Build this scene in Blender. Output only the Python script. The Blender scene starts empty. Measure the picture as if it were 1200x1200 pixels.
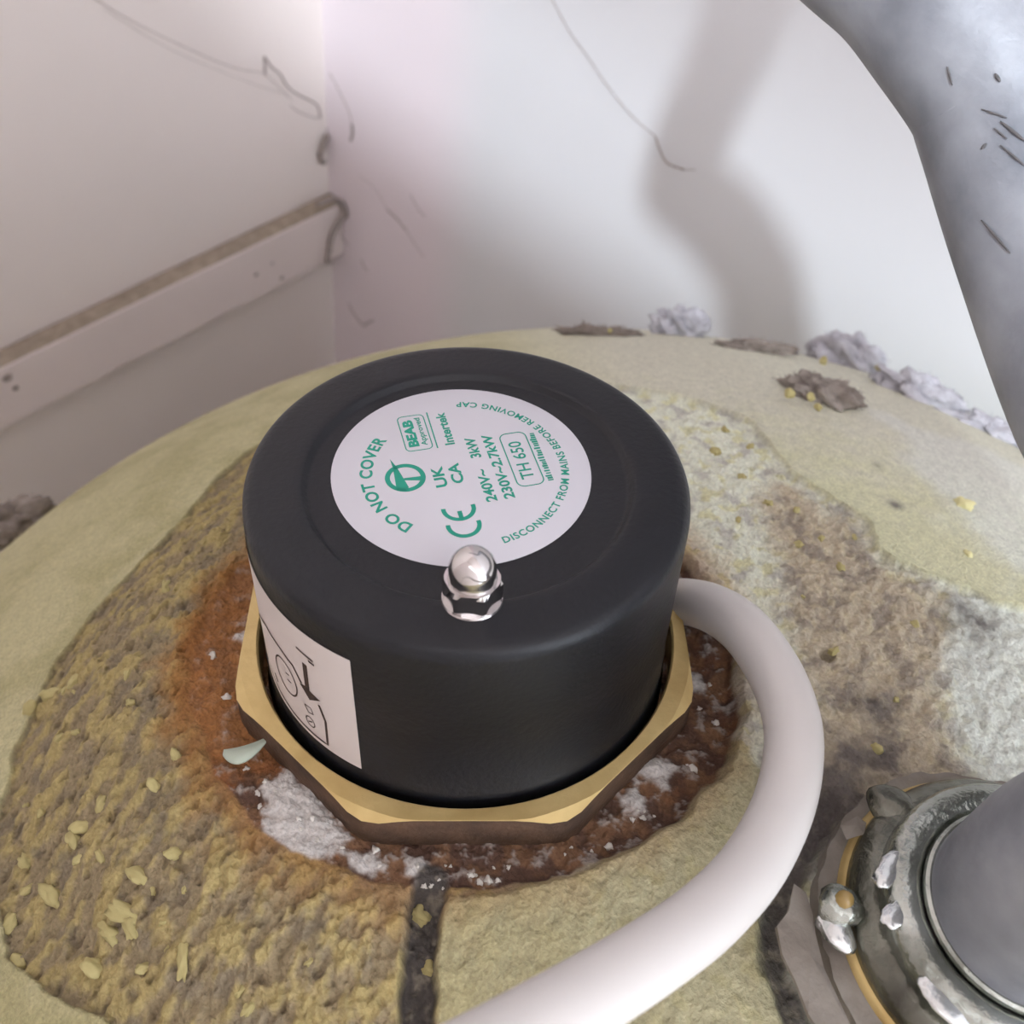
import bpy, bmesh, math, random
import numpy as np
from mathutils import Vector, Matrix

# ------------------------------------------------------------------ frames
# Measurements are taken in the heater's own frame (mm, z = heater axis, origin
# = middle of the black cap's top) and carried into the world (m, z = plumb,
# x along the back wall, y along the left wall, origin = floor under the
# cylinder's axis).
EX = np.array([0.69801304, -0.70483016, -0.1264604])
DY = np.array([0.71361155, 0.69933473, 0.04110347])
UZ = np.array([0.05946718, -0.11893436, 0.99111971])
MW = np.stack([EX, DY, UZ])
SC = np.array([45.0, 0.0, -349.7]); RHO = 310.0        # dome of the cylinder
APEX = SC + RHO * UZ
TOP_Z = 1.0                                            # apex height above floor
def W(P):
    P = np.asarray(P, float)
    return ((P - APEX) @ MW.T) * 0.001 + np.array([0, 0, TOP_Z])
def WI(Q):
    return ((np.asarray(Q, float) - np.array([0, 0, TOP_Z])) * 1000.0) @ MW + APEX

CAM = np.array([0.0, -135.845, 126.806])
FW = np.array([0.03947918, 0.7081482, -0.70495923])
RT = np.array([0.99915392, -0.01983917, 0.03602578])
UP = np.array([-0.01152579, 0.70578505, 0.70833228])
FPX = 1300.0

scene = bpy.context.scene
COL = scene.collection

# ------------------------------------------------------------------ camera
cd = bpy.data.cameras.new('camera'); cam = bpy.data.objects.new('camera', cd)
COL.objects.link(cam)
cd.sensor_width = 36.0; cd.lens = 36.0 * FPX / 1200.0
cd.clip_start = 0.005; cd.clip_end = 50
cr, cu, cf = MW @ RT, MW @ UP, MW @ FW
m = Matrix.Identity(4)
for i in range(3):
    m[i][0] = cr[i]; m[i][1] = cu[i]; m[i][2] = -cf[i]
m.translation = Vector(W(CAM))
cam.matrix_world = m
cd.dof.use_dof = True; cd.dof.focus_distance = 0.190; cd.dof.aperture_fstop = 26
scene.camera = cam

# ------------------------------------------------------------------ light
wd = bpy.data.worlds.new('world'); scene.world = wd; wd.use_nodes = True
bg = wd.node_tree.nodes['Background']
bg.inputs[0].default_value = (0.80, 0.875, 0.965, 1); bg.inputs[1].default_value = 5.0
sd = bpy.data.lights.new('daylight', 'SUN'); sun = bpy.data.objects.new('daylight', sd)
COL.objects.link(sun)
sd.energy = 2.6; sd.color = (0.80, 0.91, 1.0); sd.angle = math.radians(2.8)
LD = Vector((0.405, -0.615, 0.735)).normalized()
sun.rotation_euler = LD.to_track_quat('Z', 'Y').to_euler(); sun.location = (1.5, -2, 2.4)
scene.view_settings.view_transform = 'Standard'; scene.view_settings.look = 'None'
scene.view_settings.gamma = 1.0; scene.view_settings.exposure = 0.0
scene.view_settings.use_curve_mapping = False

# ------------------------------------------------------------------ helpers
rng = np.random.default_rng(7); random.seed(7)
def ray(px, py):
    d = FW + RT * ((px - 600) / FPX) + UP * ((600 - py) / FPX)
    return d / np.linalg.norm(d)
def hit_dome(px, py, lift=0.0):
    d = ray(px, py); q = SC - CAM; b = d @ q; c = q @ q - (RHO + lift) ** 2
    s = b * b - c
    return CAM + d * (b - math.sqrt(s) if s > 0 else b)
def hit_plane(px, py, p0, n):
    d = ray(px, py); return CAM + d * (((p0 - CAM) @ n) / (d @ n))

def lin(c):
    return tuple(((v / 255) / 12.92 if v / 255 <= .04045 else ((v / 255 + .055) / 1.055) ** 2.4) for v in c)

def tag(o, label=None, cat=None, group=None, kind=None):
    if label: o['label'] = label
    if cat: o['category'] = cat
    if group: o['group'] = group
    if kind: o['kind'] = kind
    return o
def empty(name, loc=(0, 0, 0)):
    o = bpy.data.objects.new(name, None); o.empty_display_size = .01
    o.location = loc; COL.objects.link(o); return o
def link(name, me, mat, parent=None, smooth=True):
    o = bpy.data.objects.new(name, me); COL.objects.link(o)
    for mm in (mat if isinstance(mat, (list, tuple)) else [mat]): me.materials.append(mm)
    if smooth and len(me.polygons):
        me.polygons.foreach_set('use_smooth', [True] * len(me.polygons))
    if parent is not None: o.parent = parent
    return o
def mesh(name, v, f, mat, parent=None, smooth=True):
    me = bpy.data.meshes.new(name); me.from_pydata([tuple(map(float, p)) for p in v], [], f)
    me.update(); return link(name, me, mat, parent, smooth)
def from_bm(name, bm, mat, parent=None, smooth=False):
    bmesh.ops.recalc_face_normals(bm, faces=bm.faces)
    me = bpy.data.meshes.new(name); bm.to_mesh(me); bm.free(); return link(name, me, mat, parent, smooth)
def box(name, x0, x1, y0, y1, z0, z1, mat, parent=None, bev=0.0):
    bm = bmesh.new(); bmesh.ops.create_cube(bm, size=1)
    for v in bm.verts:
        v.co = Vector(((x0 + x1) / 2 + v.co.x * (x1 - x0), (y0 + y1) / 2 + v.co.y * (y1 - y0), (z0 + z1) / 2 + v.co.z * (z1 - z0)))
    if bev: bmesh.ops.bevel(bm, geom=bm.edges, offset=bev, segments=3, affect='EDGES', profile=.5)
    return from_bm(name, bm, mat, parent)
def lathe(name, prof, n, mat, parent=None, smooth=True, close_end=True, cx=0, cy=0, k=.001):
    v = []; f = []
    for (r, z) in prof:
        for i in range(n):
            a = 2 * math.pi * i / n
            v.append(((cx + r * math.cos(a)) * k, (cy + r * math.sin(a)) * k, z * k))
    for j in range(len(prof) - 1):
        for i in range(n):
            a, b = j * n + i, j * n + (i + 1) % n
            f.append((a, b, b + n, a + n))
    if close_end:
        f.append(tuple(range(n))[::-1]); f.append(tuple((len(prof) - 1) * n + i for i in range(n)))
    o = mesh(name, v, f, mat, parent, smooth)
    bm = bmesh.new(); bm.from_mesh(o.data); bmesh.ops.recalc_face_normals(bm, faces=bm.faces)
    if smooth:
        for e in bm.edges:
            if len(e.link_faces) == 2 and e.calc_face_angle(0) > math.radians(38): e.smooth = False
    bm.to_mesh(o.data); bm.free()
    return o
def tube_geo(pts, rad, n=8, caps=True):
    pts = [Vector(p) for p in pts]; v = []; f = []
    if not hasattr(rad, '__len__'): rad = [rad] * len(pts)
    t0 = (pts[1] - pts[0]).normalized()
    nrm = t0.orthogonal().normalized()
    for i, p in enumerate(pts):
        t = (pts[min(i + 1, len(pts) - 1)] - pts[max(i - 1, 0)]).normalized()
        nrm = (nrm - t * nrm.dot(t)).normalized(); b = t.cross(nrm)
        for k in range(n):
            a = 2 * math.pi * k / n
            v.append(p + (nrm * math.cos(a) + b * math.sin(a)) * rad[i])
    for i in range(len(pts) - 1):
        for k in range(n):
            a, c = i * n + k, i * n + (k + 1) % n
            f.append((a, c, c + n, a + n))
    if caps:
        f.append(tuple(range(n))[::-1]); f.append(tuple((len(pts) - 1) * n + k for k in range(n)))
    return v, f
def spline(pts, sub=8):
    P = [np.asarray(p, float) for p in pts]; P = [2 * P[0] - P[1]] + P + [2 * P[-1] - P[-2]]; out = []
    for i in range(1, len(P) - 2):
        for s in range(sub):
            t = s / sub; a, b, c, d = P[i - 1], P[i], P[i + 1], P[i + 2]
            out.append(.5 * ((2 * b) + (c - a) * t + (2 * a - 5 * b + 4 * c - d) * t * t + (3 * b - 3 * c + d - a) * t ** 3))
    out.append(P[-2]); return out

# numpy gradient noise
PERM = rng.permutation(4096)
GA = rng.uniform(0, 2 * np.pi, 4096); GX, GY = np.cos(GA), np.sin(GA)
def noise(x, y, s, seed=0):
    x = np.asarray(x, float) / s + seed * 37.13; y = np.asarray(y, float) / s + seed * 71.7
    xi = np.floor(x).astype(int); yi = np.floor(y).astype(int); fx = x - xi; fy = y - yi
    def g(i, j, dx, dy):
        h = PERM[(PERM[i & 4095] + j) & 4095]; return GX[h] * dx + GY[h] * dy
    u = fx ** 3 * (fx * (fx * 6 - 15) + 10); v = fy ** 3 * (fy * (fy * 6 - 15) + 10)
    a = g(xi, yi, fx, fy); b = g(xi + 1, yi, fx - 1, fy); c = g(xi, yi + 1, fx, fy - 1); d = g(xi + 1, yi + 1, fx - 1, fy - 1)
    return (a + (b - a) * u + ((c + (d - c) * u) - (a + (b - a) * u)) * v) * 1.5
def fbm(x, y, s, o=4, seed=0, gain=.5):
    t = 0; a = 1
    for k in range(o): t = t + a * noise(x, y, s / 2 ** k, seed + k); a *= gain
    return t
def sst(a, b, x):
    t = np.clip((x - a) / (b - a), 0, 1); return t * t * (3 - 2 * t)
def seg_dist(x, y, poly, closed=False):
    P = list(poly) + ([poly[0]] if closed else []); d = np.full(np.shape(x), 1e9)
    for (ax, ay), (bx, by) in zip(P[:-1], P[1:]):
        dx, dy = bx - ax, by - ay; t = np.clip(((x - ax) * dx + (y - ay) * dy) / (dx * dx + dy * dy + 1e-9), 0, 1)
        d = np.minimum(d, np.hypot(x - ax - t * dx, y - ay - t * dy))
    return d
def inside(x, y, poly):
    r = np.zeros(np.shape(x), bool); n = len(poly)
    for i in range(n):
        (ax, ay), (bx, by) = poly[i], poly[(i + 1) % n]
        if ay == by: continue
        c = ((ay > y) != (by > y)) & (x < (bx - ax) * (y - ay) / (by - ay) + ax); r ^= c
    return r
def sdf(x, y, poly):          # positive inside, mm
    return np.where(inside(x, y, poly), 1, -1) * seg_dist(x, y, poly, True)
def dome_xy(pts): return [tuple(hit_dome(*p)[:2]) for p in pts]

# ------------------------------------------------------------------ materials
def mat(name, col, rough=.6, metal=0, spec=.5, var=0.0, vscale=40, bump=0.0, bscale=300, col2=None, coat=0.0, detail=6):
    mt = bpy.data.materials.new(name); mt.use_nodes = True; nt = mt.node_tree; b = nt.nodes['Principled BSDF']
    b.inputs['Base Color'].default_value = (*col, 1); b.inputs['Roughness'].default_value = rough
    b.inputs['Metallic'].default_value = metal; b.inputs['Specular IOR Level'].default_value = spec
    b.inputs['Coat Weight'].default_value = coat
    tc = nt.nodes.new('ShaderNodeTexCoord')
    if var or col2:
        n = nt.nodes.new('ShaderNodeTexNoise'); n.inputs['Scale'].default_value = vscale; n.inputs['Detail'].default_value = detail
        nt.links.new(tc.outputs['Object'], n.inputs['Vector'])
        rp = nt.nodes.new('ShaderNodeValToRGB'); rp.color_ramp.elements[0].position = .5 - .18; rp.color_ramp.elements[1].position = .5 + .18
        c2 = col2 or tuple(c * (1 - var) for c in col)
        rp.color_ramp.elements[0].color = (*c2, 1); rp.color_ramp.elements[1].color = (*col, 1)
        nt.links.new(n.outputs['Fac'], rp.inputs['Fac']); nt.links.new(rp.outputs['Color'], b.inputs['Base Color'])
    if bump:
        n = nt.nodes.new('ShaderNodeTexNoise'); n.inputs['Scale'].default_value = bscale; n.inputs['Detail'].default_value = 5
        nt.links.new(tc.outputs['Object'], n.inputs['Vector'])
        bp = nt.nodes.new('ShaderNodeBump'); bp.inputs['Strength'].default_value = bump; bp.inputs['Distance'].default_value = .001
        nt.links.new(n.outputs['Fac'], bp.inputs['Height']); nt.links.new(bp.outputs['Normal'], b.inputs['Normal'])
    return mt
def attr_mat(name, bump, bscale):
    mt = bpy.data.materials.new(name); mt.use_nodes = True; nt = mt.node_tree; b = nt.nodes['Principled BSDF']
    a = nt.nodes.new('ShaderNodeAttribute'); a.attribute_name = 'pigment'
    r = nt.nodes.new('ShaderNodeAttribute'); r.attribute_name = 'gloss'
    tc = nt.nodes.new('ShaderNodeTexCoord')
    n = nt.nodes.new('ShaderNodeTexNoise'); n.inputs['Scale'].default_value = bscale; n.inputs['Detail'].default_value = 6
    nt.links.new(tc.outputs['Object'], n.inputs['Vector'])
    mp = nt.nodes.new('ShaderNodeMapRange'); mp.inputs[1].default_value = .3; mp.inputs[2].default_value = .7
    mp.inputs[3].default_value = .82; mp.inputs[4].default_value = 1.14; nt.links.new(n.outputs['Fac'], mp.inputs[0])
    mx = nt.nodes.new('ShaderNodeVectorMath'); mx.operation = 'SCALE'
    nt.links.new(a.outputs['Color'], mx.inputs[0]); nt.links.new(mp.outputs[0], mx.inputs['Scale'])
    nt.links.new(mx.outputs[0], b.inputs['Base Color']); nt.links.new(r.outputs['Fac'], b.inputs['Roughness'])
    b.inputs['Specular IOR Level'].default_value = .3
    bp = nt.nodes.new('ShaderNodeBump'); bp.inputs['Strength'].default_value = bump; bp.inputs['Distance'].default_value = .0006
    nt.links.new(n.outputs['Fac'], bp.inputs['Height']); nt.links.new(bp.outputs['Normal'], b.inputs['Normal'])
    return mt

M = {}
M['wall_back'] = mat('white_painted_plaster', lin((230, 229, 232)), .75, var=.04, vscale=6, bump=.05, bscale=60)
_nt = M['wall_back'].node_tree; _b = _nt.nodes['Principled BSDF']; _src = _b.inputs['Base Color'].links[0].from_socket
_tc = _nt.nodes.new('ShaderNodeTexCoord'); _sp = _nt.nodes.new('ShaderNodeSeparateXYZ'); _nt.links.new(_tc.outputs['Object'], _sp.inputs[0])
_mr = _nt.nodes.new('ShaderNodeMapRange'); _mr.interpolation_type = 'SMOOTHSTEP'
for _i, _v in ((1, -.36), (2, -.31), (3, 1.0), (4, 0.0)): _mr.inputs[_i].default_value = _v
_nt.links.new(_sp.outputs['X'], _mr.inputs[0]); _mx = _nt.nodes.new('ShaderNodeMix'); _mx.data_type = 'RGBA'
_nt.links.new(_mr.outputs[0], _mx.inputs[0]); _nt.links.new(_src, _mx.inputs[6]); _mx.inputs[7].default_value = (*lin((240, 228, 233)), 1)  # pinkish shading by the corner, put into the wall colour with a soft edge
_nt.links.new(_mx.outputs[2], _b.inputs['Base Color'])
M['wall_left'] = mat('dingy_painted_plaster', lin((243, 232, 227)), .75, var=.05, vscale=5, bump=.05, bscale=90)
M['trim'] = mat('painted_batten', lin((238, 224, 220)), .7, var=.06, vscale=14, bump=.1, bscale=120)
M['dust_brown'] = mat('settled_brown_dust', lin((176, 160, 142)), 1, var=.3, vscale=160, bump=.6, bscale=500)
M['floor'] = mat('bare_boards', lin((186, 168, 150)), .8, var=.3, vscale=8)
M['foam'] = attr_mat('spray_foam', .85, 1500)
M['grit'] = attr_mat('trench_grit', .7, 1800)
M['foam_side'] = mat('foam_side', lin((190, 180, 130)), .8, var=.15, vscale=30, bump=.3, bscale=120)
M['cap'] = mat('black_plastic', lin((17, 18, 24)), .42, spec=.42, col2=lin((14, 15, 20)), vscale=120, bump=.12, bscale=900)
M['brass'] = mat('brass', lin((218, 192, 132)), .45, metal=.4, col2=lin((190, 162, 104)), vscale=90, bump=.15, bscale=700)
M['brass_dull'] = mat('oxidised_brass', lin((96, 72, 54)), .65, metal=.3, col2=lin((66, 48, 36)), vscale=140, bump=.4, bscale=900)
M['paper'] = mat('label_paper', lin((206, 203, 209)), .5, var=.02, vscale=60)
M['sticker'] = mat('sticker_paper', lin((212, 200, 194)), .55, var=.03, vscale=70)
M['green'] = mat('green_ink', lin((20, 146, 122)), .5)
M['ink'] = mat('dark_ink', lin((58, 42, 36)), .6)
M['chrome'] = mat('polished_steel', lin((205, 200, 198)), .13, metal=1)
M['cable'] = mat('white_flex', lin((216, 210, 205)), .4, spec=.4, var=.015, vscale=60)
M['pipe'] = mat('grey_pipe', lin((162, 164, 170)), .5, metal=.15, col2=lin((116, 118, 125)), vscale=55, bump=.25, bscale=260)
M['pipe_mark'] = mat('dark_scuff', lin((92, 88, 88)), .8)
M['tin'] = mat('tinned_metal', lin((196, 200, 192)), .18, metal=.85, col2=lin((122, 124, 114)), vscale=110, bump=.5, bscale=420)
M['tin_dark'] = mat('tarnished_metal', lin((140, 140, 128)), .26, metal=.8, col2=lin((80, 78, 70)), vscale=90, bump=.5, bscale=380)
M['solder_glint'] = mat('bright_solder_glint', lin((214, 216, 214)), .2, metal=.9, bump=.3, bscale=300)
M['amber'] = mat('amber_flux', lin((168, 140, 84)), .25, coat=.5)
M['card'] = mat('grey_card', lin((150, 142, 132)), .9, col2=lin((118, 108, 98)), vscale=120, bump=.4, bscale=500)
M['lint'] = mat('grey_lint', lin((206, 203, 208)), 1, col2=lin((172, 168, 174)), vscale=260, bump=.8, bscale=900)
M['lint_dark'] = mat('dirty_lint', lin((164, 152, 142)), 1, col2=lin((118, 106, 98)), vscale=240, bump=.8, bscale=900)
M['crumb'] = mat('foam_crumb', lin((194, 182, 128)), .9, col2=lin((172, 158, 106)), vscale=300, bump=.4, bscale=900)
M['crumb_bright'] = mat('bright_foam_crumb', lin((242, 234, 176)), .9, var=.1, vscale=300)
M['crumb_pale'] = mat('plaster_crumb', lin((222, 216, 206)), .9, var=.1, vscale=300, bump=.4, bscale=900)
M['flake'] = mat('green_grey_flake', lin((186, 196, 178)), .6, var=.1, vscale=200)
M['web'] = mat('dusty_web', lin((158, 146, 140)), 1)

# ------------------------------------------------------------------ the room
WX, WY = -0.4384, 0.2403           # left wall / back wall faces
H = 2.0
tag(box('floor', WX - .1, 1.3, -.62, WY + .1, -.05, 0, M['floor']), kind='structure')
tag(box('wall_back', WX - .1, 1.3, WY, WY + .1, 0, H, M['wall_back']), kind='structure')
tag(box('wall_left', WX - .1, WX, -.62, WY, 0, H, M['wall_left']), kind='structure')
tag(box('ceiling_blocker', WX - .1, 1.3, -.62, WY + .1, H, H + .05, M['wall_left']), kind='structure')  # unseen, added to keep light from above off the foam and walls
# unseen cupboard front added to block daylight; its opening shaped for where light falls
JX, SILL = -.05, 1.625
bm = bmesh.new()
for (x0, x1, z0, z1) in ((WX, JX, 0, H), (JX, 1.3, 1.9, H), (JX, 1.3, 0, SILL)):
    g = bmesh.ops.create_cube(bm, size=1)
    for v in g['verts']:
        v.co = Vector(((x0 + x1) / 2 + v.co.x * (x1 - x0), -.46 + v.co.y * .08, (z0 + z1) / 2 + v.co.z * (z1 - z0)))
tag(from_bm('wall_front_blocker', bm, M['wall_left']), kind='structure')

EYX, EYY, EYZ = EX, DY, UZ
p_left = WI((WX, 0, 1)); p_back = WI((0, WY, 1))
def on_left(px, py, off=0.0): return W(hit_plane(px, py, WI((WX + off, 0, 1)), EX))
def on_back(px, py, off=0.0): return W(hit_plane(px, py, WI((0, WY - off, 1)), DY))

# batten along the left wall
zb = on_left(200, 314)[2]
q = W(CAM + ray(200, 336) * (((zb - W(CAM)[2])) / ((MW @ ray(200, 336))[2] * .001)))
prot = q[0] - WX
zl = on_left(200, 402, prot)[2]
trim = tag(box('trim_1', WX, WX + prot, -.42, WY, zl, zb, M['trim'], bev=.0012), kind='structure')
# dust lying along the top of the batten
nx, ny = 14, 260; v = []; f = []
for j in range(ny + 1):
    for i in range(nx + 1):
        y = -.40 + (WY - .001 + .40) * j / ny; x = WX + .0005 + (prot - .001) * i / nx
        ed = min(1, min(i, nx - i) / 2.5)
        v.append((x, y, zb + .0002 + ed * (.0012 + .0011 * float(fbm(x * 1000, y * 1000, 9, 4, 3)))))
for j in range(ny):
    for i in range(nx):
        a = j * (nx + 1) + i; f.append((a, a + 1, a + nx + 2, a + nx + 1))
mesh('dust_layer', v, f, M['dust_brown'], trim)['kind'] = 'stuff'

# ------------------------------------------------------------------ cylinder and its foam
cyl = tag(empty('hot_water_cylinder'), 'foam-lagged hot water cylinder with domed yellow-green top', 'water cylinder')
TR_A = np.radians([-180, -172, -150, -122, -105, -90, -60, -31, -10, 15, 40, 90, 140, 165, 180])
TR_R = np.array([53, 53, 52.5, 52.3, 51.2, 50.6, 51.5, 54, 53, 51, 50, 48, 50, 52, 53])
cut_px = [(130, 1200), (60, 1163), (8, 1120), (-20, 1000), (8, 925), (15, 880), (30, 850), (70, 772), (110, 722), (160, 668), (215, 608), (250, 562), (292, 526),
          (360, 490), (560, 440), (760, 455), (820, 468), (876, 488), (905, 520), (925, 550), (990, 590), (1020, 610), (1030, 640), (1060, 660), (1140, 690), (1165, 703), (1240, 722),
          (1330, 760), (1330, 1330), (120, 1330)]
CUT = dome_xy(cut_px)
GROOVE = dome_xy([(508, 1035), (497, 1080), (491, 1130), (488, 1200), (484, 1290)])
GAP = dome_xy([(975, 935), (935, 1000), (908, 1075), (915, 1130), (940, 1190), (975, 1260)])
BROWN = dome_xy([(905, 545), (985, 595), (1022, 625), (1060, 662), (1125, 700), (1112, 790), (1128, 850), (1150, 930), (1100, 985), (960, 960), (930, 880), (950, 760), (900, 640)])
PALE = dome_xy([(1125, 690), (1112, 790), (1130, 850), (1160, 930), (1280, 900), (1280, 700)])
CHUNK = dome_xy([(520, 1062), (600, 1045), (690, 1012), (750, 965), (815, 905), (862, 850), (900, 900), (890, 1020), (905, 1100), (950, 1200), (960, 1290), (510, 1290), (506, 1130)])
DUSTR = dome_xy([(1000, 470), (1080, 500), (1200, 540), (1300, 560), (1300, 690), (1190, 690), (1130, 640), (1090, 570)])

def ground(x, y, fine=True):
    """height of the foam surface in the heater frame (mm), plus masks"""
    x = np.asarray(x, float); y = np.asarray(y, float)
    r = np.hypot(x, y); a = np.arctan2(y, x)
    z = SC[2] + np.sqrt(np.maximum(RHO ** 2 - (x - SC[0]) ** 2 - (y - SC[1]) ** 2, 1))
    lift = -44.2 - .30 * (r - 54) - .012 * np.maximum(r - 54, 0) ** 2
    k = 3.0; d_ = np.clip((z - lift) / (2 * k) + .5, 0, 1)
    z = lift * (1 - d_) + z * d_ + k * d_ * (1 - d_)
    mk = {}
    sc = sdf(x, y, CUT) + .7 * fbm(x, y, 7, 4, 11)
    cut = sst(-.3, .35, sc); mk['cut'] = cut
    rt = np.interp(a, TR_A, TR_R) + 1.1 * fbm(x, y, 9, 3, 21)
    tr = sst(1.4, -1.6, r - rt); mk['tr'] = tr
    mk['near'] = sst(16, 0, r - rt)
    mk['left'] = sst(5, -35, x)
    gro = seg_dist(x, y, GROOVE) + .5 * fbm(x, y, 5, 3, 31); mk['gro'] = sst(3.4, 2.0, gro)
    gap = seg_dist(x, y, GAP) + .8 * fbm(x, y, 6, 3, 41); mk['gap'] = sst(3.6, 1.2, gap)
    ch = sdf(x, y, CHUNK) + .5 * fbm(x, y, 6, 3, 51); mk['chunk'] = sst(-.6, 1.4, ch) * cut
    mk['brown'] = sst(-5, 5, sdf(x, y, BROWN) + 4 * fbm(x, y, 14, 4, 61)) * cut
    mk['pale'] = sst(-3, 3, sdf(x, y, PALE) + 2.5 * fbm(x, y, 9, 4, 65)) * cut
    mk['dustr'] = sst(-5, 8, sdf(x, y, DUSTR) + 6 * fbm(x, y, 16, 4, 71))
    # relief
    z = z + (1 - cut) * (.25 * fbm(x, y, 30, 3, 5)) - cut * 1.9
    amp = .62 + .70 * mk['left'] * (1 - mk['chunk'])
    c, s = math.cos(.9), math.sin(.9)
    xr, yr = x * c + y * s, (-x * s + y * c) * 1.7
    lump = fbm(xr, yr, 7.5, 3, 81); lump = np.sign(lump) * np.abs(lump) ** .8
    pit = np.maximum(0, fbm(xr, yr, 4.2, 2, 91) - .35)
    rough = amp * (.8 * lump - 1.5 * pit) + (.52 + .28 * mk['left']) * fbm(x, y, 1.9, 3, 101, .6)
    mk['lump'] = lump; mk['pit'] = pit
    rough = np.where(mk['chunk'] > .5, .45 * rough, rough)
    z = z + cut * (1 - tr) * rough * sst(0, 4, r - rt + 2.0)
    z = z + mk['chunk'] * .9 * (1 - tr)
    z = z - mk['gro'] * cut * 4.2 - mk['gap'] * 3.2
    hole = np.hypot(x - HOLE[0], y - HOLE[1]); z = z - 3.0 * sst(1.9, .6, hole)
    # trench round the brass nut
    deb = fbm(x, y, 3.4, 4, 111, .62); mk['deb'] = deb
    floor = -46.6 + .6 * deb + 1.2 * mk_white(x, y)
    z = z * (1 - tr) + np.minimum(floor, z + 3) * tr
    return z, mk
def gauss(x, y, c, s): return np.exp(-((x - c[0]) ** 2 + (y - c[1]) ** 2) / (2 * s * s))
HOLE = hit_dome(973, 760)[:2]
_wp = [((345, 950), 3.6), ((368, 985), 3.6), ((355, 968), 3.0), ((770, 900), 2.4), ((740, 940), 2.2), ((330, 925), 2.2), ((430, 1012), 1.8), ((490, 1020), 1.8), ((812, 800), 2.0), ((285, 745), 1.4)]
_wp = [(onp, s) for onp, s in [((CAM + ray(*p) * ((-46 - CAM[2]) / ray(*p)[2]))[:2], s) for p, s in _wp]]
def mk_white(x, y):
    t = 0
    for c, s in _wp: t = t + gauss(x, y, c, s)
    return np.clip(t, 0, 1.2)

NA, NR = 1500, 430
ang = np.linspace(0, 2 * np.pi, NA, endpoint=False)
# per direction: how far the dome reaches before it is 225 mm from the axis
axn = UZ
rmax = np.zeros(NA)
for i, a in enumerate(ang):
    lo, hi = 60., 300.
    for _ in range(26):
        md = (lo + hi) / 2; x, y = md * math.cos(a), md * math.sin(a)
        s2 = RHO ** 2 - (x - SC[0]) ** 2 - (y - SC[1]) ** 2
        if s2 <= 1: hi = md; continue
        P = np.array([x, y, SC[2] + math.sqrt(s2)]) - SC; rad = math.sqrt(max(0, P @ P - (P @ axn) ** 2))
        if rad > 222: hi = md
        else: lo = md
    rmax[i] = lo
t = np.linspace(0, 1, NR)
R0 = 38.5
rr = R0 + (rmax[None, :] - R0) * (.42 * t + .58 * t ** 2.4)[:, None]
X = rr * np.cos(ang)[None, :]; Y = rr * np.sin(ang)[None, :]
Z, mk = ground(X, Y)
Zs = SC[2] + np.sqrt(np.maximum(RHO ** 2 - (X - SC[0]) ** 2 - (Y - SC[1]) ** 2, 1))
edge = sst(.93, 1.0, t)[:, None]; Z = Z * (1 - edge) + Zs * edge
# pigment
def L(*c): return np.array(lin(c))
def mixc(a, b, w): return a * (1 - w[..., None]) + b * w[..., None]
n1 = fbm(X, Y, 22, 4, 201); n2 = fbm(X, Y, 6, 4, 211); n3 = fbm(X, Y, 2.2, 3, 221)
base = np.zeros(X.shape + (3,)) + L(188, 180, 138)
skin = mixc(base, np.zeros(3) + L(172, 164, 120), sst(-.4, .6, n1))
skin = mixc(skin, np.zeros(3) + L(214, 212, 176), sst(-10, 60, X) * .75)
skin = mixc(skin, np.zeros(3) + L(222, 224, 210), mk['dustr'] * .85)
grey = sst(45, 105, Y + .25 * np.abs(X - 40) + 14 * n2) * sst(0, 50, X)
skin = mixc(skin, np.zeros(3) + L(204, 198, 190), grey * .55)
yel = mixc(np.zeros(X.shape + (3,)) + L(154, 138, 108), np.zeros(3) + L(176, 158, 108), sst(-.3, .5, mk['lump']))
yel = mixc(yel, np.zeros(3) + L(132, 121, 104), sst(.1, .75, n2 - .25 * mk['lump']) * .6)
yel = mixc(yel, np.zeros(3) + L(120, 104, 84), np.clip(mk['pit'] * 2.2, 0, 1) * .5)
rgt = mixc(np.zeros(X.shape + (3,)) + L(224, 224, 204), np.zeros(3) + L(192, 188, 176), sst(.0, .7, n2))
rgt = mixc(rgt, np.zeros(3) + L(212, 206, 150), sst(.1, .6, fbm(X, Y, 4, 3, 231)) * .6)
rough_c = mixc(rgt, yel, sst(20, -15, X + .3 * Y))
rough_c = mixc(rough_c, np.zeros(3) + L(172, 164, 126), mk['chunk'] * .85)
br = mixc(np.zeros(X.shape + (3,)) + L(188, 172, 148), np.zeros(3) + L(154, 140, 124), sst(-.2, .5, n2))
br = mixc(br, np.zeros(3) + L(196, 182, 150), sst(.15, .6, n3) * .6)
rough_c = mixc(rough_c, br, mk['brown'] * .92)
rough_c = mixc(rough_c, np.zeros(3) + L(216, 218, 208), mk['pale'] * .85)
col = mixc(skin, rough_c, mk['cut'])
# rust bleeding out of the trench, strongest on the side by the sticker
aa = np.arctan2(Y, X); rt_ = np.interp(aa, TR_A, TR_R); dr = np.hypot(X, Y) - rt_
side = np.clip(np.interp(aa, np.radians([-180, -165, -140, -110, -80, -30, 0, 40, 100, 140, 160, 180]), [1, .9, .55, .42, .2, .25, .35, .6, .2, .6, .95, 1]), 0, 1)
rust = sst(9.5, 0, dr + 3.2 * n2 + 1.5 * n1) * side
col = mixc(col, np.zeros(3) + L(174, 128, 70), np.clip(rust * .9, 0, 1))
rust2 = sst(6, -1, dr + 2.0 * n2) * side
col = mixc(col, np.zeros(3) + L(132, 84, 46), np.clip(rust2 * .8, 0, 1))
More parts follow.
